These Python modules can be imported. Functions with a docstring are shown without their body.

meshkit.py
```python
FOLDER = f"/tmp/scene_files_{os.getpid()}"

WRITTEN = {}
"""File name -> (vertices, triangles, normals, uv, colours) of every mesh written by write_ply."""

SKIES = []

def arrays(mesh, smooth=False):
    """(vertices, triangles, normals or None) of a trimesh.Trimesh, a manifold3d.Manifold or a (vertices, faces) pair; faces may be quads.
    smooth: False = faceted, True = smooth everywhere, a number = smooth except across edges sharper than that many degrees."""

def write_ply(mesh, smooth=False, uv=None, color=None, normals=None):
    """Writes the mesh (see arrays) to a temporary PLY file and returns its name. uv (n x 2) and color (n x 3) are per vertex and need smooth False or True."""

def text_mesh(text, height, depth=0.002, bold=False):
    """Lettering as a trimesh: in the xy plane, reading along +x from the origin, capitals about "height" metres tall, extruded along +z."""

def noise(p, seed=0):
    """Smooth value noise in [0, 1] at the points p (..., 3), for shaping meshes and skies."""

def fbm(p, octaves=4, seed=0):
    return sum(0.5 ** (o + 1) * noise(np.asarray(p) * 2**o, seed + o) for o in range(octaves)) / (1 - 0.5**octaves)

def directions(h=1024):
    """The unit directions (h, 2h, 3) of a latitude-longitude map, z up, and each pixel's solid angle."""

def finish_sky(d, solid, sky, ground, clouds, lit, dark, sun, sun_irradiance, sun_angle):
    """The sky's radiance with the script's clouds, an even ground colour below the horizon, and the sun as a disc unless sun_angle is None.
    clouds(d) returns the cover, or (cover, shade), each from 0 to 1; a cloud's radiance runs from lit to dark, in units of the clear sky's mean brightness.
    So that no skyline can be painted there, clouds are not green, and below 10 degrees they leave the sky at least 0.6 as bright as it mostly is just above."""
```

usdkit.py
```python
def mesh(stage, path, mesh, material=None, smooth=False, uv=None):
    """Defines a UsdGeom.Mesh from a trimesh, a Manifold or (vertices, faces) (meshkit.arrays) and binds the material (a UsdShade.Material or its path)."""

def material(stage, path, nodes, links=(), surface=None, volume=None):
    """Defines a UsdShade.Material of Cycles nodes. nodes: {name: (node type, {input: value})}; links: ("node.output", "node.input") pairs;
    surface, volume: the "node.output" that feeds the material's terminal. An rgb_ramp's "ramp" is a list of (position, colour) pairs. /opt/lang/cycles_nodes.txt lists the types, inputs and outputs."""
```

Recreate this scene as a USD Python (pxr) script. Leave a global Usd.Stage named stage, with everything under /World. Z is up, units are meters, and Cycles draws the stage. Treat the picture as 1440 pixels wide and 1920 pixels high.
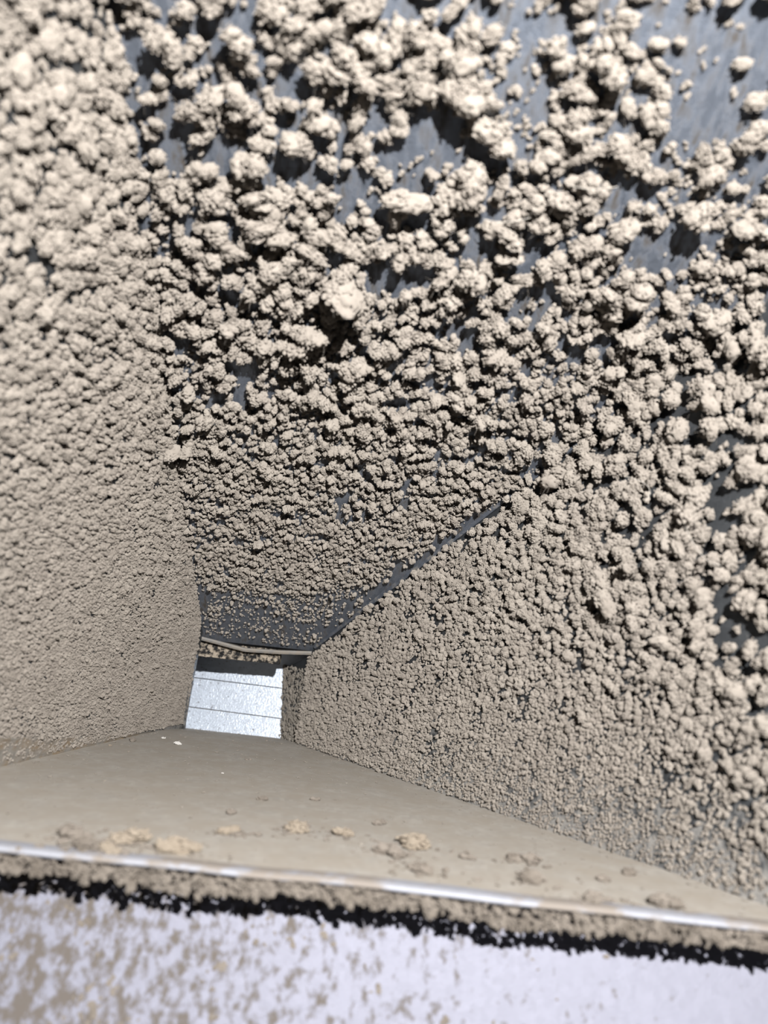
import math, numpy as np, trimesh, usdkit, meshkit
from scipy.interpolate import RBFInterpolator
from pxr import Usd, UsdGeom, UsdLux, UsdShade, Gf, Sdf, Vt

stage = Usd.Stage.CreateInMemory()
UsdGeom.SetStageUpAxis(stage, UsdGeom.Tokens.z)
UsdGeom.SetStageMetersPerUnit(stage, 1.0)
UsdGeom.Xform.Define(stage, '/World')

# ---------------------------------------------------------------- camera, lamp, exposure
PITCH, ROLL = math.radians(7.8), math.radians(6.0)
cp, sp = math.cos(PITCH), math.sin(PITCH)
RX = np.array([[1, 0, 0], [0, cp, -sp], [0, sp, cp]])
CAM_R = RX @ np.array([math.cos(ROLL), 0, math.sin(ROLL)])
CAM_U = RX @ np.array([-math.sin(ROLL), 0, math.cos(ROLL)])
CAM_F = RX @ np.array([0, 1.0, 0])
cam = UsdGeom.Camera.Define(stage, '/World/camera')
cam.AddTransformOp().Set(Gf.Matrix4d(*CAM_R, 0, *CAM_U, 0, *(-CAM_F), 0, 0, 0, 0, 1))
cam.CreateFocalLengthAttr(5.4)
cam.CreateHorizontalApertureAttr(5.4 * 1440 / 1442.0)
cam.CreateVerticalApertureAttr(5.4 * 1920 / 1442.0)
cam.CreateFStopAttr(1.5)
cam.CreateFocusDistanceAttr(0.375)
cam.CreateClippingRangeAttr(Gf.Vec2f(0.01, 100))
cam.CreateExposureAttr(0.0)

lamp = UsdLux.SphereLight.Define(stage, '/World/work_lamp')
lamp.AddTranslateOp().Set(Gf.Vec3d(0.056, -0.120, 0.132))
lamp.CreateRadiusAttr(0.003)
lamp.CreateIntensityAttr(65000)
lamp.CreateColorAttr(Gf.Vec3f(1.0, 0.98, 0.955))

sky = UsdLux.DomeLight.Define(stage, '/World/room_light')
sky.CreateIntensityAttr(0.012)
sky.CreateColorAttr(Gf.Vec3f(0.92, 0.94, 1.0))

# ---------------------------------------------------------------- helpers
RNG = np.random.default_rng(7)
USED = {}


def numbered(path):
    k = USED.get(path, -1) + 1
    USED[path] = k
    return path if k == 0 else f'{path}_{k:03d}'


def say(prim, label=None, category=None, group=None, kind=None):
    p = prim.GetPrim() if hasattr(prim, 'GetPrim') else prim
    for k, v in (('label', label), ('category', category), ('group', group), ('kind', kind)):
        if v:
            p.SetCustomDataByKey(k, v)
    return p


def obj(name, mesh, mat, parent='/World', smooth=False):
    path = numbered(f'{parent}/{name}')
    return usdkit.mesh(stage, path, mesh, MATS[mat], smooth)


def empty(name, loc=(0, 0, 0)):
    x = UsdGeom.Xform.Define(stage, numbered(f'/World/{name}'))
    x.AddTranslateOp().Set(Gf.Vec3d(*map(float, loc)))
    return x


def prism(poly, back):
    """A sheet: the polygon (n x 3, on a plane, counter-clockwise seen from inside) thickened by the vector back."""
    a = np.asarray(poly, float)
    n = len(a)
    v = np.vstack([a, a + np.asarray(back, float)])
    f = [[0, i, i + 1] for i in range(1, n - 1)] + [[n, n + i + 1, n + i] for i in range(1, n - 1)]
    for i in range(n):
        j = (i + 1) % n
        f += [[i, n + i, n + j], [i, n + j, j]]
    m = trimesh.Trimesh(v, f, process=False)
    m.fix_normals()
    return m


def box(x0, x1, y0, y1, z0, z1):
    return trimesh.creation.box(bounds=[[x0, y0, z0], [x1, y1, z1]])


# ---------------------------------------------------------------- materials
MATS = {}
ALB = 0.73                     # common reflectance of the dull, dusty surfaces


def mat(name, nodes, links, surface):
    MATS[name] = usdkit.material(stage, f'/World/Looks/{name}', nodes, links, surface=surface)


def dust_mat(name, col, dark, var=0.5, grain=2600.0, bump=0.0004, strength=0.8):
    col, dark = [c * ALB for c in col], [c * ALB for c in dark]
    mat(name, {
        'geo': ('geometry', {}),
        'n1': ('noise_texture', {'scale': 160.0, 'detail': 3.0, 'roughness': 0.6}),
        'r1': ('rgb_ramp', {'ramp': [(0.25, dark), (0.6, col), (0.85, tuple(min(1, c * 1.12) for c in col))]}),
        'n2': ('noise_texture', {'scale': grain, 'detail': 3.0, 'roughness': 0.65}),
        'b': ('bump', {'strength': strength, 'distance': bump}),
        'p': ('principled_bsdf', {'roughness': 1.0, 'specular_ior_level': 0.08, 'diffuse_roughness': 0.6}),
    }, [('geo.position', 'n1.vector'), ('geo.position', 'n2.vector'), ('n1.fac', 'r1.fac'), ('r1.color', 'p.base_color'),
        ('n2.fac', 'b.height'), ('b.normal', 'p.normal')], 'p.BSDF')


dust_mat('dust', (0.412, 0.370, 0.325), (0.322, 0.286, 0.249))
dust_mat('dust_fine', (0.33, 0.30, 0.262), (0.25, 0.222, 0.19), grain=3500, bump=0.0003)
dust_mat('dust_pale', (0.36, 0.33, 0.295), (0.27, 0.24, 0.21))
dust_mat('dirt', (0.29, 0.255, 0.22), (0.18, 0.155, 0.13))
dust_mat('dirt_tan', (0.38, 0.325, 0.26), (0.30, 0.25, 0.195))


dust_mat('crystal', (0.75, 0.73, 0.70), (0.6, 0.58, 0.55))
dust_mat('hair', (0.72, 0.68, 0.62), (0.6, 0.56, 0.5), bump=0.00001)


def film_mat(name, metal, dust, lo, hi, scale, rough=0.45, metallic=0.75, stretch=(1, 1, 1), bumpd=0.0002, grain=1800.0, spangle=0.15, bias=(0, 0, 0), at=(0, 0, 0)):
    """Bare galvanised metal under a broken film of dust: the film covers where a noise passes lo..hi."""
    metal, dust = [c * ALB for c in metal], [c * ALB for c in dust]
    mat(name, {
        'geo': ('geometry', {}),
        'map': ('mapping', {'scale': stretch}),
        'n1': ('noise_texture', {'scale': scale, 'detail': 5.0, 'roughness': 0.65}),
        'off': ('vector_math', {'math_type': 'subtract', 'vector2': at}),
        'dot': ('vector_math', {'math_type': 'dot_product', 'vector2': bias}),
        'sum': ('math', {'math_type': 'add'}),
        'm1': ('map_range', {'from_min': lo, 'from_max': hi, 'clamp': True}),
        'n2': ('noise_texture', {'scale': grain, 'detail': 3.0, 'roughness': 0.7}),
        'v': ('voronoi_texture', {'scale': 420.0}),
        'vb': ('rgb_to_bw', {}),
        'vm': ('map_range', {'to_min': 1 - spangle, 'to_max': 1 + spangle}),
        'sc': ('mix_color', {'blend_type': 'multiply', 'fac': 1.0, 'a': metal, 'use_clamp': False}),
        'mc': ('mix_color', {'b': dust}),
        'inv': ('math', {'math_type': 'multiply_add', 'value2': -metallic, 'value3': metallic}),
        'ro': ('math', {'math_type': 'multiply_add', 'value2': 1.0 - rough, 'value3': rough}),
        'b': ('bump', {'strength': 0.7, 'distance': bumpd}),
        'p': ('principled_bsdf', {'specular_ior_level': 0.3}),
    }, [('geo.position', 'map.vector'), ('map.vector', 'n1.vector'), ('geo.position', 'n2.vector'), ('geo.position', 'v.vector'),
        ('geo.position', 'off.vector1'), ('off.vector', 'dot.vector1'), ('dot.value', 'sum.value1'), ('n1.fac', 'sum.value2'), ('sum.value', 'm1.value'), ('v.color', 'vb.color'), ('vb.val', 'vm.value'), ('vm.result', 'sc.b'), ('sc.result', 'mc.a'), ('m1.result', 'mc.fac'),
        ('mc.result', 'p.base_color'), ('m1.result', 'inv.value1'), ('inv.value', 'p.metallic'), ('m1.result', 'ro.value1'), ('ro.value', 'p.roughness'),
        ('n2.fac', 'b.height'), ('b.normal', 'p.normal')], 'p.BSDF')


film_mat('ceiling_metal', (0.215, 0.245, 0.30), (0.075, 0.066, 0.058), 0.44, 0.66, 260.0, stretch=(1.0, 0.35, 0.35))
film_mat('wall_metal', (0.11, 0.118, 0.128), (0.27, 0.26, 0.245), 0.50, 0.72, 300.0, stretch=(1, 1, 0.6), bias=(0, 0, -7.0), at=(0, 0, -0.045))
film_mat('floor_metal', (0.50, 0.47, 0.43), (0.43, 0.385, 0.33), 0.22, 0.62, 90.0, metallic=0.05, rough=0.8, bumpd=0.00018, stretch=(1, 1, 1))
film_mat('plate_metal', (0.315, 0.32, 0.39), (0.16, 0.14, 0.126), 0.49, 0.63, 300.0, metallic=0.3, rough=0.6, bias=(-1.05, 0, 0), at=(-0.02, 0, 0), bumpd=0.0003, stretch=(1, 1, 0.7), spangle=0.06)
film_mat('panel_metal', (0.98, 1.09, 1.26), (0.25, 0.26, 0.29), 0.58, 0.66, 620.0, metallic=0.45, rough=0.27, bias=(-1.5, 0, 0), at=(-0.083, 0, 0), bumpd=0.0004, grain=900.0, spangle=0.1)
film_mat('lip_metal', (0.42, 0.43, 0.48), (0.30, 0.265, 0.235), 0.49, 0.58, 75.0, metallic=0.2, rough=0.65, stretch=(0.6, 1, 1), bumpd=0.0001, spangle=0.05)
film_mat('seam_metal', (0.16, 0.18, 0.22), (0.22, 0.20, 0.17), 0.50, 0.70, 250.0, metallic=0.6, rough=0.45)
film_mat('flange_metal', (0.34, 0.32, 0.29), (0.30, 0.235, 0.165), 0.42, 0.62, 140.0, metallic=0.1, rough=0.7, bumpd=0.0004)
film_mat('hem_metal', (0.30, 0.30, 0.30), (0.32, 0.285, 0.245), 0.30, 0.60, 300.0, metallic=0.3, rough=0.5)
film_mat('gasket_foam', (0.012, 0.012, 0.013), (0.42, 0.36, 0.29), 0.46, 0.58, 330.0, metallic=0.0, rough=0.8, bumpd=0.0008, grain=900.0)

# ---------------------------------------------------------------- the duct's planes (metres; the lens is at the origin, y runs into the duct)
ZF = -0.0737
CN = np.array([0, -0.62469505, -0.78086881]); CD = -0.25729627
LN = np.array([0.9252, -0.2411, -0.2931]); LN /= np.linalg.norm(LN); LD = -0.18579
RN = np.array([-0.7689, -0.6388, 0.0284]); RN /= np.linalg.norm(RN); RD = -0.25688
YH = 0.44                      # where the sloping panel ends over the throat


def meet(n1, d1, n2, d2, y):
    return np.linalg.solve(np.array([n1, n2, [0, 1.0, 0]]), [d1, d2, y])


FN, FD = np.array([0, 0, 1.0]), ZF
lc = [meet(LN, LD, CN, CD, y) for y in (0.10, YH)]
rc = [meet(RN, RD, CN, CD, y) for y in (0.14, YH)]
lf = [meet(LN, LD, FN, FD - 0.004, y) for y in (0.10, 0.468)]
rf = [meet(RN, RD, FN, FD - 0.004, y) for y in (0.14, 0.441)]

o = obj('ceiling', prism([lc[0] + [-.004, 0, 0], rc[0] + [.004, -.003, 0], rc[1] + [.003, 0, 0], lc[1] + [-.004, 0, 0]], -CN * 0.0012), 'ceiling_metal')
say(o, 'sloping sheet metal top panel of the duct covered in dust clumps', 'duct panel', kind='structure')
lt = meet(LN, LD, CN, CD, 0.4345)
o = obj('wall_left', prism([lf[0], lc[0], lt, lf[1]], -LN * 0.0012), 'wall_metal')
say(o, 'left sheet metal side of the duct under fine dust', 'duct wall', kind='structure')
rt = meet(RN, RD, CN, CD, 0.441)
wr = obj('wall_right', prism([rf[1], rt, rc[0], rf[0]], -RN * 0.0012), 'wall_metal')
say(wr, 'right flared sheet metal side of the duct under rippled dust', 'duct wall', kind='structure')

# floor: a sheet with a soft crest before the throat, folded into a lip in front
xs = np.linspace(-0.20, 0.19, 120)
ys = np.concatenate([np.linspace(0.2272, 0.40, 60), np.linspace(0.402, 0.51, 45)])


def floor_z(x, y):
    d = np.clip((y - 0.428) / 0.03, 0, 1)
    z = ZF - 0.5 * d * d * 0.03 * 0.115 - np.clip(y - 0.458, 0, None) * 0.115
    return z + 0.0007 * (meshkit.fbm(np.stack([x * 22, y * 22, 0 * x], -1), 3, 5) - 0.5)


gx, gy = np.meshgrid(xs, ys)
gz = floor_z(gx, gy)
top = np.stack([gx, gy, gz], -1).reshape(-1, 3)
nx, ny = len(xs), len(ys)
idx = np.arange(nx * ny).reshape(ny, nx)
q = np.stack([idx[:-1, :-1], idx[:-1, 1:], idx[1:, 1:], idx[1:, :-1]], -1).reshape(-1, 4)
bot = top - [0, 0, 0.0012]
nv = len(top)
edge = np.concatenate([idx[0, :], idx[1:, -1], idx[-1, -2::-1], idx[-2:0:-1, 0]])
e2 = np.roll(edge, -1)
side = np.stack([edge, edge + nv, e2 + nv, e2], -1)
fl = obj('floor', (np.vstack([top, bot]), np.vstack([q, q[:, ::-1] + nv, side])), 'floor_metal', smooth=40)
say(fl, 'dusty sheet metal bottom of the duct running to the small opening', 'duct floor', kind='structure')

# lip: rolled bright edge along the front of the floor
n_l = 160
lx = np.linspace(-0.20, 0.19, n_l)
prof = np.array([(0.0045, 0.0004), (0.0015, 0.0008), (0.0, 0.0007), (-0.0011, 0.0002), (-0.0016, -0.0008), (-0.0014, -0.0018), (-0.0006, -0.0026), (0.0006, -0.0028), (0.004, -0.0026)])
V, F = [], []
for i, x in enumerate(lx):
    w = 0.0006 * (meshkit.noise(np.array([x * 40, 3.1, 0.7])) - 0.5)
    zz = floor_z(np.array(x), np.array(0.2272))
    for a, b in prof:
        V.append((x, 0.2272 + a, zz + b * 0.62 + w))
m_ = len(prof)
for i in range(n_l - 1):
    for j in range(m_):
        k = (j + 1) % m_
        F.append([i * m_ + j, i * m_ + k, (i + 1) * m_ + k, (i + 1) * m_ + j])
lip = obj('trim_1', (np.array(V), np.array(F)), 'lip_metal', smooth=60)
say(lip, 'bright rolled metal lip along the front edge of the duct floor', 'lip', kind='structure')

# plate below the lip, steep and close to the lens
ptop, pbot = np.array([0.256, -0.0765]), np.array([0.218, -0.168])
plate_dir = pbot - ptop
pn = np.array([0, plate_dir[1], -plate_dir[0]]); pn /= np.linalg.norm(pn)
if pn[1] > 0:
    pn = -pn
pl = obj('wall_front', prism([(-0.24, *ptop), (-0.24, *pbot), (0.24, *pbot), (0.24, *ptop)], -pn * 0.0012), 'plate_metal')
say(pl, 'pale galvanised plate flecked with brown dust below the front lip', 'metal plate', kind='structure')

# throat: right side turning straight, left side, top
bz0, bz1 = ZF - 0.012, -0.0225
thr = obj('wall_right_throat', prism([(-0.0340, 0.4405, bz0), (-0.0330, 0.4405, -0.0255), (-0.0470, 0.472, -0.0345), (-0.0535, 0.484, -0.0345), (-0.0535, 0.484, bz0)], (0.0012, 0.0005, 0)), 'wall_metal')
say(thr, 'short straight right side of the throat beside the opening', 'duct wall', kind='structure')
thl = obj('wall_left_throat', prism([(-0.1025, 0.4670, bz0), (-0.0972, 0.4300, bz1), (-0.1120, 0.503, bz1), (-0.1150, 0.503, bz0)], (-0.0012, 0, 0)), 'wall_metal')
say(thl, 'short left side of the throat beside the opening', 'duct wall', kind='structure')
# seam: folded metal edge where the top panel meets the right side
sa, sb = meet(RN, RD, CN, CD, 0.30), meet(RN, RD, CN, CD, 0.437)
ax = (sb - sa) / np.linalg.norm(sb - sa)
acr = np.cross(ax, CN); acr *= np.sign(acr @ RN)
sec = [acr * 0.0002 + CN * 0.0002, acr * 0.0002 + CN * 0.0012, acr * 0.0007 + CN * 0.0014, acr * 0.0018 + CN * 0.0009, acr * 0.0021 + CN * 0.0002]
V = [a + q for a in (sa, sb) for q in sec]
F = [[i, (i + 1) % 5, 5 + (i + 1) % 5, 5 + i] for i in range(5)]
o = obj('trim_3', (np.array(V), np.array(F)), 'seam_metal')
say(o, 'dark folded metal seam between sloping top panel and right wall', 'seam', kind='structure')

# flange: low tan-stained strip along the bottom of the left wall
fpts = [(-0.1500, 0.2600, -0.0550), (-0.1393, 0.3102, -0.0611), (-0.1302, 0.3519, -0.0665), (-0.1192, 0.4009, -0.0718), (-0.1085, 0.4420, -0.0740)]
V = []
for i, pp in enumerate(fpts):
    pp = np.array(pp); fo = meet(LN, LD, FN, FD - 0.001, pp[1])
    h = 0.0013 * (1 - i / 4.4)
    V += [pp, pp + LN * h - (pp - fo) * 0.02, fo + LN * h * 0.8, fo]
F = [[i * 4 + j, i * 4 + j + 1, i * 4 + 5 + j, i * 4 + 4 + j] for i in range(4) for j in range(3)]
fm = trimesh.Trimesh(np.array(V), np.vstack([np.array(F)[:, [0, 2, 1]], np.array(F)[:, [0, 3, 2]]]), process=False)
for _ in range(4):
    fm = fm.subdivide()
fv = np.array(fm.vertices)
fv += LN * ((meshkit.fbm(fv * 420, 3, 8) - 0.45) * 0.0011)[:, None]
o = obj('trim_4', (fv, fm.faces), 'flange_metal', smooth=40)
say(o, 'tan stained low flange along the foot of the left wall', 'flange', kind='structure')

# hem: bent sheet edge under the sloping panel
hx = np.array([-0.0985, -0.0840, -0.0700, -0.0690, -0.0500, -0.0320])
hz = np.array([-0.0212, -0.0234, -0.0256, -0.0257, -0.0250, -0.0236])
V, F = [], []
for x, z in zip(hx, hz):
    for dy, dz in ((-0.0025, 0.0010), (-0.0032, 0.0), (-0.0025, -0.0010), (0.068, -0.0010), (0.068, 0.0010)):
        V.append((x, YH + dy, z + dz))
for i in range(len(hx) - 1):
    for j in range(5):
        k = (j + 1) % 5
        F.append([i * 5 + j, (i + 1) * 5 + j, (i + 1) * 5 + k, i * 5 + k])
hem = trimesh.util.concatenate([trimesh.Trimesh(*[np.array(V), np.vstack([np.array(F)[:, [0, 1, 2]], np.array(F)[:, [0, 2, 3]], [[0, 1, 2], [0, 2, 3], [0, 3, 4]], [[25, 27, 26], [25, 28, 27], [25, 29, 28]]])], process=False)])
hem.fix_normals()
o = obj('trim_2', hem, 'hem_metal')
say(o, 'bent dusty sheet edge over the small opening', 'hem', kind='structure')

# gasket: black foam strip with dirt, under the hem
gm = box(-0.0990, -0.0500, 0.4425, 0.4500, -0.0320, -0.0240).subdivide_to_size(0.0012)
gp = np.array(gm.vertices)
gp += (meshkit.fbm(gp * 700, 3, 3)[:, None] - 0.5) * np.array([0.0, 0.0016, 0.0010])
gk = obj('foam_gasket', (gp, gm.faces), 'gasket_foam', smooth=50)
say(gk, 'black foam gasket strip crusted with dirt above the small opening', 'gasket')

# bright panel behind the opening: three strips parted by two creases
wb = empty('wall_back', (-0.081, 0.479, -0.0540))
yaw, tilt = math.radians(9.0), math.radians(12.0)
Rb = trimesh.transformations.euler_matrix(-tilt, 0, -yaw, 'sxyz')
say(wb, 'bright galvanised panel with two creases seen through the small opening', 'metal panel', kind='structure')
for z0, z1 in ((0.0062, 0.050), (-0.0114, 0.0056), (-0.050, -0.0120)):
    b = box(-0.11, 0.11, 0, 0.0014, z0, z1)
    b.apply_transform(Rb)
    obj('panel', b, 'panel_metal', str(wb.GetPath()))
b = box(-0.11, 0.11, 0.0014, 0.0024, -0.060, 0.060)
b.apply_transform(Rb)
obj('backing', b, 'wall_metal', str(wb.GetPath()))

# ---------------------------------------------------------------- dust
SIZE = dict(
    ceiling=[(-.017, .207, .164, 9.4), (-.073, .211, .161, 9.4), (.073, .196, .173, 9.0), (.003, .236, .141, 8.6), (-.068, .241, .136, 7.8), (.071, .230, .145, 8.4),
             (.008, .273, .111, 7.4), (-.052, .279, .106, 6.6), (.066, .268, .115, 6.1), (-.019, .315, .077, 4.7), (-.03, .352, .048, 3.1), (-.056, .387, .020, 2.3), (-.071, .419, -.006, 1.8), (-.06, .44, -.0225, 1.5)],
    right=[(.11, .274, .081, 8.6), (.122, .261, .118, 9.4), (.081, .308, .064, 6.7), (.046, .349, .030, 4.2), (.123, .253, -.012, 7.0), (.098, .283, -.008, 4.5), (.027, .370, -.008, 2.9),
           (.068, .319, -.024, 2.9), (-.01, .412, -.041, 2.3), (.07, .315, -.061, 1.4), (.10, .279, -.062, 1.3), (.124, .251, -.061, 2.2), (-.035, .44, -.05, 1.7)],
    left=[(-.107, .185, .144, 8.4), (-.107, .211, .122, 8.2), (-.108, .248, .088, 6.2), (-.118, .239, .065, 6.3), (-.108, .285, .060, 4.2), (-.105, .323, .035, 2.8), (-.124, .274, .017, 3.1),
          (-.105, .362, .003, 1.9), (-.126, .314, -.022, 1.6), (-.125, .348, -.047, 1.5), (-.105, .45, -.06, 1.4), (-.094, .44, -.03, 1.5)])


class Field:
    """Clump diameter over a wall, from measured points, in the wall's own two coordinates."""
    def __init__(self, n, d, e1, ctrl):
        self.n = n; self.o = n * d
        e1 = np.array(e1, float); e1 -= n * (e1 @ n); self.e1 = e1 / np.linalg.norm(e1)
        self.e2 = np.cross(self.n, self.e1)
        c = np.array(ctrl)
        st = self.st(c[:, :3])
        self.f = RBFInterpolator(st / 0.1, np.log(np.where(c[:, 3] < 3.5, 0.76, np.where(c[:, 3] < 6.5, 0.84, 0.94)) * c[:, 3] * 1e-3), smoothing=0.02, kernel='linear')
        self.cap = (c[:, 3].min() * 0.72e-3, c[:, 3].max() * 1.05e-3)

    def st(self, p):
        q = np.asarray(p) - self.o
        return np.stack([q @ self.e1, q @ self.e2], -1)

    def p(self, st):
        return self.o + st[:, :1] * self.e1 + st[:, 1:] * self.e2

    def size(self, st):
        return np.clip(np.exp(self.f(st / 0.1)), *self.cap)


def scatter(field, inside, spacing, stretch, seed, lo, hi):
    """Jittered hexagonal points whose spacing follows the clump size; returns st and local size."""
    r = np.random.default_rng(seed)
    out, sz = [], []
    ratio = 1.22
    k0, k1 = int(math.floor(math.log(field.cap[0]) / math.log(ratio))) - 1, int(math.ceil(math.log(field.cap[1]) / math.log(ratio))) + 1
    for k in range(k0, k1 + 1):
        s = ratio ** k
        du, dv = s * spacing * stretch, s * spacing * 0.87 / stretch
        u = np.arange(lo[0], hi[0], du); v = np.arange(lo[1], hi[1], dv)
        U, W = np.meshgrid(u, v)
        U = U + (np.arange(len(v)) % 2)[:, None] * du / 2
        st = np.stack([U.ravel(), W.ravel()], -1)
        st += r.uniform(-0.42, 0.42, st.shape) * [du, dv]
        st = st[inside(field.p(st))]
        if not len(st):
            continue
        z = field.size(st)
        kk = np.round(np.log(z) / math.log(ratio) + r.uniform(-0.5, 0.5, len(z)))
        ok = kk == k
        out.append(st[ok]); sz.append(z[ok])
    return np.vstack(out), np.concatenate(sz)


def visible(p, margin=420):
    z = p @ CAM_F
    u = 720 + 1442 * (p @ CAM_R) / z
    v = 960 - 1442 * (p @ CAM_U) / z
    return (z > 0.05) & (u > -margin) & (u < 1440 + margin) & (v > -margin) & (v < 1920 + margin)


def quat_mul(a, b):
    w1, x1, y1, z1 = a.T; w2, x2, y2, z2 = b.T
    return np.stack([w1 * w2 - x1 * x2 - y1 * y2 - z1 * z2, w1 * x2 + x1 * w2 + y1 * z2 - z1 * y2, w1 * y2 - x1 * z2 + y1 * w2 + z1 * x2, w1 * z2 + x1 * y2 - y1 * x2 + z1 * w2], -1)


def frame_quat(e1, e2, n):
    q = trimesh.transformations.quaternion_from_matrix(np.array([[e1[0], e2[0], n[0], 0], [e1[1], e2[1], n[1], 0], [e1[2], e2[2], n[2], 0], [0, 0, 0, 1]]))
    return np.array(q)


def clump(n, seed, g0=0.05, g1=0.15, lobe_sub=2):
    """A fluffy aggregate of crumbs about one unit across, its cap at +z: jittered lobes carrying n small crumbs."""
    r = np.random.default_rng(seed)
    k = r.integers(2, 6)
    lobes = np.c_[r.normal(0, 0.18, (k, 2)), r.uniform(-0.05, 0.18, k)]
    lr = r.uniform(0.16, 0.32, k)
    V, F, at = [], [], 0
    for i in range(n + k):
        b = LOBE[lobe_sub] if i < k else LOBE[0]
        bv, bf = b
        if i < k:
            c, rad = lobes[i], lr[i] * 0.95
            jit = 1 + 0.9 * (meshkit.fbm(bv * 3.1 + seed * 1.7 + i, 2, seed) - 0.5)[:, None] + r.uniform(-0.10, 0.10, len(bv))[:, None]
        else:
            j = r.integers(0, k)
            d = r.normal(size=3); d /= np.linalg.norm(d)
            if d[2] < 0:
                d[2] *= 0.6
            c = lobes[j] + d * lr[j] * (r.uniform(0.85, 1.38) if i % 3 == 0 else r.uniform(0.80, 1.12))
            rad = 0.5 * (g0 + (g1 - g0) * r.uniform() ** 2.2)
            jit = 1 + r.uniform(-0.35, 0.35, len(bv))[:, None]
        q = trimesh.transformations.random_rotation_matrix(r.uniform(size=3))[:3, :3]
        V.append(c + (bv * jit * rad * r.uniform(0.7, 1.3, 3)) @ q.T); F.append(bf + at); at += len(bv)
    return np.vstack(V), np.vstack(F)


LOBE = {k: (np.array(trimesh.creation.icosphere(k).vertices), np.array(trimesh.creation.icosphere(k).faces)) for k in (0, 1, 2, 3)}
N_BIG, N_SMALL = 14, 8
BIG = [clump(520, 100 + i) for i in range(N_BIG)]
SMALL = [clump(70, 300 + i, 0.10, 0.26, 1) for i in range(N_SMALL)]


def instancer(name, pos, quat, scale, proto, material):
    """One object of kind stuff: dust nobody could count."""
    pi = UsdGeom.PointInstancer.Define(stage, numbered(f'/World/{name}'))
    base = str(pi.GetPath())
    rel = pi.CreatePrototypesRel()
    for i, b in enumerate(BIG + SMALL):
        pr = usdkit.mesh(stage, f'{base}/grain_{i + 1:03d}' if i else f'{base}/grain', b, MATS[material], True)
        rel.AddTarget(pr.GetPath())
    pi.CreateProtoIndicesAttr(Vt.IntArray.FromNumpy(proto.astype(np.int32)))
    pi.CreatePositionsAttr(Vt.Vec3fArray.FromNumpy(pos.astype(np.float32)))
    pi.CreateScalesAttr(Vt.Vec3fArray.FromNumpy(scale.astype(np.float32)))
    pi.CreateOrientationsAttr(Vt.QuathArray([Gf.Quath(float(a), float(b), float(c), float(d)) for a, b, c, d in quat]))
    return pi


def sstep(a, b, x):
    t = np.clip((x - a) / (b - a), 0, 1)
    return t * t * (3 - 2 * t)


def in_ceiling(p):
    return (p @ LN > LD + 0.0004) & (p @ RN > RD + 0.0022) & (p[:, 1] < YH - 0.003) & (p[:, 1] > 0.13) & visible(p)


def in_left(p):
    return (p @ CN > CD + 0.0004) & (p[:, 2] > ZF + 0.0015) & (p[:, 1] < 0.4345 - (p[:, 2] + 0.0225) * 0.60 - 0.0018) & (p[:, 1] > 0.12) & visible(p)


def in_right(p):
    return (p @ CN > CD + np.where(p[:, 1] > 0.29, 0.0024, 0.0004)) & (p[:, 2] > ZF + 0.0008) & (p[:, 1] < 0.441) & (p[:, 1] > 0.15) & visible(p)


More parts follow.
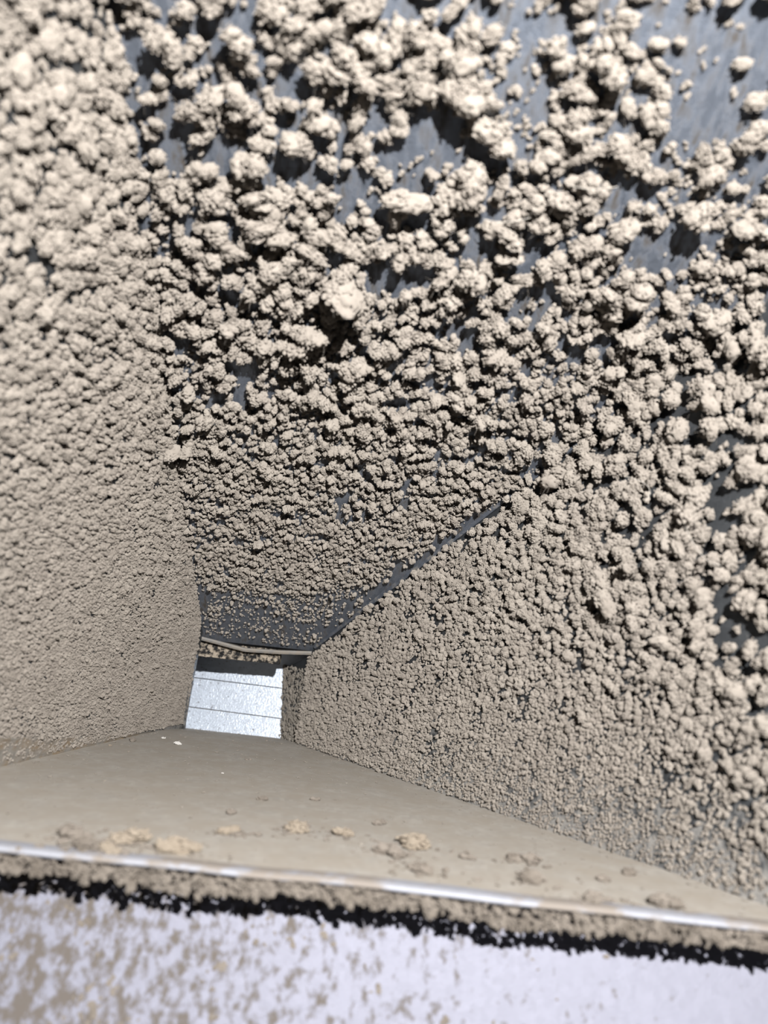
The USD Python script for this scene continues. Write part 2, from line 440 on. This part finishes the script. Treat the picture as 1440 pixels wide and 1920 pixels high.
def keep_ceiling(p, sz, layer):
    """Dust share of the sloping panel: bare by the hem, along the right seam and in streaks near the front."""
    seam = (p @ RN - RD)
    t = (YH - p[:, 1])
    w_seam = np.clip(0.028 - 0.23 * t, 0.004, 1)
    k = sstep(0.2 * w_seam, 1.15 * w_seam + 0.002, seam + 0.004 * (meshkit.noise(p * 120) - 0.5))
    bare = sstep(0.028, 0.052, t + 0.020 * (meshkit.fbm(p * 60 + 7, 3) - 0.5) + 0.10 * np.clip(-0.062 - p[:, 0], 0, 1))
    k = k * (0.03 + 0.97 * bare) + 0.11 * (1 - bare) * (seam > 0.003)
    k = k * (0.25 + 0.75 * sstep(0.001, 0.006, p @ LN - LD + 0.004 * (meshkit.noise(p * 90 + 5) - 0.5)))
    front = sstep(0.27, 0.19, p[:, 1]) * (0.45 + 0.45 * sstep(0.0, 0.09, p[:, 0]))
    return k * (1 - front * (1.0, 0.55, 0.35)[layer] * sstep(0.40, 0.52, meshkit.fbm(p * np.array([75, 30, 30]) + 3, 3)))


def keep_left(p, sz, layer):
    low = sstep(ZF + 0.03, ZF + 0.002, p[:, 2]) * sstep(0.42, 0.30, p[:, 1])
    return 1 - 0.6 * low * (sz > 0)


def keep_right(p, sz, layer):
    low = sstep(ZF + 0.040, ZF + 0.004, p[:, 2]) * sstep(0.40, 0.30, p[:, 1])
    return 1 - 0.6 * low


DUST = {}
CFG = dict(
    ceiling=dict(n=CN, d=CD, e1=(1, 0, 0), inside=in_ceiling, keep=keep_ceiling, fill=0.80, fill2=0.34, fill3=0.36, tall=1.75, lift=0.46, stretch=1.20, sp=0.96, wide=1.25, clump=1.3),
    left=dict(n=LN, d=LD, e1=(0, 1, 0), inside=in_left, keep=keep_left, fill=0.95, fill2=0.50, fill3=0.30, tall=1.3, lift=0.30, stretch=1.0, sp=0.80, wide=1.12, clump=0.9),
    right=dict(n=RN, d=RD, e1=(0.2, -0.2, 0.9), inside=in_right, keep=keep_right, fill=0.88, fill2=0.36, fill3=0.22, tall=1.6, lift=0.40, stretch=1.15, sp=0.90, wide=1.25, clump=0.9),
)
big_pool = []
for wi, (wall, c) in enumerate(CFG.items()):
    fld = Field(c['n'], c['d'], c['e1'], SIZE[wall])
    corners = np.array([lc[0], lc[1], rc[0], rc[1], lf[0], lf[1], rf[0], rf[1]])
    st_c = fld.st(corners)
    lo, hi = st_c.min(0) - 0.01, st_c.max(0) + 0.01
    q0 = frame_quat(fld.e1, fld.e2, fld.n)
    P, Q, S, K = [], [], [], []
    for layer, (mult, sp, tall, fill) in enumerate(((0.8, c['sp'] * 0.9, c['tall'], c['fill']), (0.50, c['sp'] * 0.48, c['tall'] * 0.9, c['fill2']), (0.22, c['sp'] * 0.30, c['tall'], c['fill3']))):
        st, sz = scatter(fld, c['inside'], sp, c['stretch'], 11 + 7 * wi + layer, lo, hi)
        p = fld.p(st)
        r = np.random.default_rng(500 + 10 * wi + layer)
        if layer == 2:
            px = sz * mult / np.linalg.norm(p, axis=1) * 1442
            sel = px > 2.2
            st, sz, p = st[sel], sz[sel], p[sel]
        w3 = lambda a, b: np.stack([st[:, 0] / a + 31 * wi, st[:, 1] / b + 7, 0 * sz], -1)
        mixw = sstep(0.0025, 0.0060, sz)
        clus = mixw * meshkit.fbm(w3(0.022, 0.0115), 2, 4) + (1 - mixw) * meshkit.fbm(w3(0.0095, 0.0042), 2, 6)
        keep = c['keep'](p, sz, layer) * np.clip(fill + c['clump'] * (1.0 if layer == 0 else 1.3) * (clus - 0.5), 0.02, 1)
        ok = r.uniform(size=len(p)) < keep
        p, sz = p[ok], sz[ok]
        dia = sz * mult * np.exp(r.normal(0, 0.26, len(p)))
        n = len(p)
        sc = np.stack([dia * c['wide'] * r.uniform(0.85, 1.2, n), dia / c['wide'] * r.uniform(0.95, 1.3, n), dia * tall * (1 - 0.35 * sstep(0.27, 0.20, p[:, 1])) * r.uniform(0.75, 1.3, n)], -1)
        a = r.normal(0, 0.45, n)
        tilt1, tilt2 = r.normal(0, 0.15, n), r.normal(0, 0.15, n)
        qq = np.broadcast_to(q0, (n, 4))
        qq = quat_mul(qq, np.stack([np.cos(a / 2), 0 * a, 0 * a, np.sin(a / 2)], -1))
        qq = quat_mul(qq, np.stack([np.cos(tilt1 / 2), np.sin(tilt1 / 2), 0 * a, 0 * a], -1))
        pos = p + fld.n * (sc[:, 2:] * c['lift'])
        proto = r.integers(0, N_BIG, n) if layer == 0 else N_BIG + r.integers(0, N_SMALL, n)
        if layer == 0:
            px = dia / np.linalg.norm(p, axis=1) * 1442 * visible(p, -10)
            for i in range(n):
                big_pool.append((px[i], wall, len(P), i))
        P.append(pos); Q.append(qq); S.append(sc); K.append(proto)
    DUST[wall] = [P, Q, S, K]

# the 300 clumps that show largest are things of their own
big_pool.sort(key=lambda t: -t[0])
chosen = big_pool[:300]
drop = {w: set() for w in DUST}


def pixel(p):
    z = p @ CAM_F
    return 720 + 1442 * (p @ CAM_R) / z, 960 - 1442 * (p @ CAM_U) / z


ORD = ('first second third fourth fifth sixth seventh eighth ninth tenth eleventh twelfth thirteenth fourteenth fifteenth sixteenth '
       'seventeenth eighteenth nineteenth twentieth').split()
PLACE = dict(ceiling='the sloping top panel', left='the left duct wall', right='the right duct wall')
said = {}
for wall in DUST:
    mine = [t for t in chosen if t[1] == wall]
    mine.sort(key=lambda t: pixel(DUST[wall][0][0][t[3]])[1])
    rows = [mine[k:k + 10] for k in range(0, len(mine), 10)]
    for ri, row in enumerate(rows):
        row.sort(key=lambda t: pixel(DUST[wall][0][0][t[3]])[0])
        for ci, t in enumerate(row):
            s_ = DUST[wall][2][0][t[3]]
            look = ('large' if t[0] > 62 else 'small') if s_[0] < 1.8 * s_[1] else 'broad'
            said[t[1], t[3]] = f"{look} dust clump, {ORD[ci]} from left in {ORD[min(ri, 19)]} row from top on {PLACE[wall]}"


def lint(v, f, seed, scale, n):
    """Short curled fibres standing out of a clump."""
    r = np.random.default_rng(seed)
    out = []
    for k in r.choice(np.nonzero(v[:, 2] * 1.0 > -1)[0], n):
        p0 = v[k] * 0.93
        d = v[k] / np.linalg.norm(v[k]) + r.normal(0, 0.5, 3); d /= np.linalg.norm(d)
        side = np.cross(d, r.normal(size=3)); side /= np.linalg.norm(side)
        L = scale * r.uniform(0.12, 0.42)
        t = np.linspace(0, 1, 5)[:, None]
        pts = p0 + d * L * t + side * L * r.uniform(-0.7, 0.7) * t ** 2
        w = 0.000035
        a = side * w; b_ = np.cross(d, side) * w
        vv = np.concatenate([pts + a, pts - a * 0.5 + b_ * 0.87, pts - a * 0.5 - b_ * 0.87])
        ff = [[q * 5 + i, ((q + 1) % 3) * 5 + i, ((q + 1) % 3) * 5 + i + 1, q * 5 + i + 1] for q in range(3) for i in range(4)]
        out.append(trimesh.Trimesh(vv, np.vstack([np.array(ff)[:, [0, 1, 2]], np.array(ff)[:, [0, 2, 3]]]), process=False))
    return trimesh.util.concatenate(out)


for rank, (px, wall, layer, i) in enumerate(chosen):
    P, Q, S, K = DUST[wall]
    drop[wall].add(i)
    v, f = clump(270 if rank < 150 else 190, 1000 + rank, 0.05, 0.14)
    M = trimesh.transformations.quaternion_matrix(Q[0][i])[:3, :3]
    pos = P[0][i]
    v = (v * S[0][i]) @ M.T
    m = empty('dust_clump', pos)
    obj('body', (v, f), 'dust', str(m.GetPath()), smooth=True)
    obj('lint', lint(v, f, rank, float(S[0][i].mean()), 14), 'dust_pale', str(m.GetPath()))
    say(m, said[wall, i], 'dust clump', group=f'dust clumps on {PLACE[wall]}')

NAMES = dict(ceiling=('ceiling_dust', 'beige crumbly dust stuck to the sloping top panel between the larger clumps'),
             left=('left_wall_dust', 'fine beige dust crust on the left duct wall'),
             right=('right_wall_dust', 'rippled beige dust crust on the right duct wall'))
total = 0
for wall, (P, Q, S, K) in DUST.items():
    k0 = np.ones(len(P[0]), bool)
    k0[list(drop[wall])] = False
    pos = np.vstack([P[0][k0]] + P[1:]); quat = np.vstack([Q[0][k0]] + Q[1:]); sc = np.vstack([S[0][k0]] + S[1:]); pr = np.concatenate([K[0][k0]] + K[1:])
    total += len(pos)
    say(instancer(NAMES[wall][0], pos, quat, sc, pr, 'dust'), NAMES[wall][1], 'dust', kind='stuff')
    print(wall, len(pos), [len(x) for x in P])
print('instances', total)

# throat wall, throat edge and floor: fine grains
def grains(name, label, pos, n, sizes, mats, seed, flat=0.7, e1=(1, 0, 0)):
    r = np.random.default_rng(seed)
    e1 = np.asarray(e1, float); n = np.asarray(n, float); e1 = e1 - n * (e1 @ n); e1 /= np.linalg.norm(e1)
    q0 = np.broadcast_to(frame_quat(e1, np.cross(n, e1), n), (len(pos), 4))
    a = r.uniform(0, 6.28, len(pos))
    q = quat_mul(q0, np.stack([np.cos(a / 2), 0 * a, 0 * a, np.sin(a / 2)], -1))
    sc = sizes[:, None] * np.stack([r.uniform(0.8, 1.3, len(pos)), r.uniform(0.8, 1.2, len(pos)), flat * r.uniform(0.7, 1.3, len(pos))], -1)
    return say(instancer(name, pos + n * sc[:, 2:] * 0.2, q, sc, N_BIG + r.integers(0, N_SMALL, len(pos)), mats), label, 'dust', kind='stuff')


r = np.random.default_rng(77)
a, b = np.array([-0.0340, 0.4405]), np.array([-0.0535, 0.484])
t, z = r.uniform(0, 1, 1500), r.uniform(-0.081, -0.034, 1500)
tn = np.array([-(b - a)[1], (b - a)[0], 0]); tn /= np.linalg.norm(tn)
grains('throat_dust', 'fine dust grains on the right side of the small opening throat', np.stack([a[0] + t * (b - a)[0], a[1] + t * (b - a)[1], z], -1), tn, np.exp(r.normal(np.log(0.0013), 0.3, 1500)), 'dust_fine', 5, e1=(0, 0, 1))

n = 5200
p = np.stack([r.uniform(-0.17, 0.15, n), r.uniform(0.229, 0.47, n)], -1)
d_r = (np.c_[p, np.full(n, ZF)] @ RN - RD); d_l = (np.c_[p, np.full(n, ZF)] @ LN - LD)
k = (d_r > 0.0005) & (d_l > 0.0005) & (r.uniform(size=n) < 0.22 + 0.9 * np.exp(-d_r / 0.010) + 0.5 * np.exp(-d_l / 0.012))
p = p[k]
grains('floor_dust', 'thin scatter of dust grains over the duct floor', np.c_[p, floor_z(p[:, 0], p[:, 1])], (0, 0, 1), np.exp(r.normal(np.log(0.0007), 0.4, len(p))), 'dust_fine', 6, 0.5)

n = 2600
x = r.uniform(-0.17, 0.17, n)
drop_ = 0.0035 + 0.0045 * meshkit.fbm(np.stack([x * 55, 0 * x + 2, 0 * x], -1), 4, 3)
u = r.uniform(0, 1, n) ** 0.8
pos = np.stack([x, 0.2268 + r.uniform(0, 0.0035, n) + 0.001 * u, ZF - 0.0009 - u * drop_], -1)
grains('lip_dirt', 'ragged brown dirt crust hanging below the bright front lip', pos, (0, -1, 0), np.exp(r.normal(np.log(0.0017), 0.3, n)), 'dirt', 8, 0.8)

n = 2600
x, tt = r.uniform(-0.16, 0.16, n), r.uniform(0.12, 0.95, n)
den = 0.12 + 0.75 * sstep(0.02, -0.10, x)
k = r.uniform(size=n) < den * sstep(0.42, 0.60, meshkit.fbm(np.stack([x * 60, tt * 5, 0 * x], -1), 3, 11))
x, tt = x[k], tt[k]
pos = np.stack([x, ptop[0] + tt * (pbot - ptop)[0], ptop[1] + tt * (pbot - ptop)[1]], -1)
grains('plate_dust', 'brown dust flecks stuck to the pale plate below the lip', pos, pn, np.exp(r.normal(np.log(0.0014), 0.4, len(x))), 'dirt', 9, 0.35)

# crumbs of dirt lying on the lip and floor, each its own thing
CRUMBS = [(-0.0826, 0.2401, 9.5, 'g'), (-0.0729, 0.2300, 8.3, 'g'), (-0.0640, 0.2413, 11.1, 't'), (-0.0500, 0.2367, 8.6, 't'), (-0.0669, 0.2300, 6.0, 't'), (-0.0190, 0.2698, 8.0, 't'), (-0.0029, 0.2719, 5.8, 't'),
          (0.0130, 0.2546, 7.6, 'g'), (0.0224, 0.2651, 9.6, 't'), (0.0224, 0.2422, 6.4, 'g'), (0.0551, 0.2632, 7.0, 'g'), (0.0562, 0.2432, 7.2, 'g'), (0.0709, 0.2313, 6.1, 'g'), (0.0801, 0.2529, 4.3, 'g'),
          (0.0927, 0.2333, 8.4, 'g'), (0.0913, 0.2615, 4.1, 'g'), (-0.0432, 0.2844, 4.5, 'g'), (-0.0377, 0.2596, 5.1, 't'), (-0.0343, 0.3083, 3.7, 'g'), (-0.0153, 0.3167, 2.9, 'g'), (0.0108, 0.2900, 4.2, 'g'), (0.0391, 0.2606, 3.4, 'g'),
          (-0.1125, 0.3978, 3.2, 'g'), (-0.0915, 0.4015, 3.6, 'w'), (-0.0523, 0.3814, 2.6, 'g'), (-0.0577, 0.3470, 1.2, 'w'), (-0.1020, 0.4133, 2.2, 'w'),
          (-0.1362, 0.3731, 2.5, 'g'), (-0.1284, 0.3827, 3.6, 'g'), (-0.1189, 0.3810, 2.0, 't')]
order = sorted(range(len(CRUMBS)), key=lambda k: pixel(np.array([CRUMBS[k][0], CRUMBS[k][1], ZF]))[0])
nth = {}
for k in order:
    x, y, mm, kind = CRUMBS[k]
    v, f = clump(150 if mm > 3 else 30, 2000 + k, 0.06, 0.2)
    v = v * np.array([mm * 1.35, mm * 1.0, mm * 0.75]) * 1e-3
    v[:, 2] -= v[:, 2].min() * 0.55
    look = dict(g='dark grey-brown', t='tan', w='tiny whitish')[kind]
    where = 'beside the bright front lip' if y < 0.262 else ('on the open floor' if y < 0.33 else 'by the left wall flange' if x < -0.10 else 'on the far floor')
    q = nth[look, where] = nth.get((look, where), 0) + 1
    m = obj('dirt_crumb', (v, f), dict(g='dirt', t='dirt_tan', w='crystal')[kind], smooth=True)
    m.AddTranslateOp().Set(Gf.Vec3d(x, y, float(floor_z(np.array(x), np.array(y)))))
    say(m, f'{look} dirt crumb {where}, {ORD[q - 1]} of that colour from the left', 'dirt crumb', group='dirt crumbs on the duct floor')

# single hairs of lint caught across the clumps
HAIRS = [((0.046, 0.2235, 0.1395), (0.054, 0.2215, 0.1375), (0.062, 0.2235, 0.1405)), ((0.022, 0.234, 0.131), (0.029, 0.231, 0.129), (0.037, 0.232, 0.132)),
         ((0.086, 0.275, 0.060), (0.092, 0.268, 0.056), (0.090, 0.262, 0.050)), ((0.100, 0.252, 0.040), (0.104, 0.248, 0.031), (0.110, 0.247, 0.028))]
HL = ['pale curved lint hair hanging high on the right half of the sloping panel', 'short pale lint hair just left of the higher curved hair',
      'fine lint hair on the right wall near the seam', 'fine lint hair lower on the right wall at mid height']
for (a, b, c), lab in zip(np.array(HAIRS), HL):
    t = np.linspace(0, 1, 14)[:, None]
    pts = (1 - t) ** 2 * a + 2 * t * (1 - t) * (2 * b - (a + c) / 2) + t ** 2 * c
    T = np.gradient(pts, axis=0); T /= np.linalg.norm(T, axis=1, keepdims=True)
    A = np.cross(T, [0.3, 0.5, 0.8]); A /= np.linalg.norm(A, axis=1, keepdims=True)
    B = np.cross(T, A)
    ang = np.arange(5) * 2 * np.pi / 5
    vv = (pts[:, None] + 0.00009 * (np.cos(ang)[None, :, None] * A[:, None] + np.sin(ang)[None, :, None] * B[:, None])).reshape(-1, 3)
    ff = [[i * 5 + j, i * 5 + (j + 1) % 5, (i + 1) * 5 + (j + 1) % 5, (i + 1) * 5 + j] for i in range(13) for j in range(5)]
    say(obj('lint_hair', (vv, np.array(ff)), 'hair', smooth=True), lab, 'lint hair', group='lint hairs')

# loose grains strewn round the larger crumbs
r = np.random.default_rng(91)
big = [c for c in CRUMBS if c[2] > 5]
xy = np.concatenate([np.array([c[0], c[1]]) + r.normal(0, 1, (26, 2)) * np.array([0.9, 0.55]) * c[2] * 1e-3 for c in big])
xy = xy[xy[:, 1] > 0.2275]
grains('crumb_dust', 'loose grains of brown dirt strewn round the crumbs behind the lip', np.c_[xy, floor_z(xy[:, 0], xy[:, 1])], (0, 0, 1), np.exp(r.normal(np.log(0.0013), 0.45, len(xy))), 'dirt', 12, 0.6)
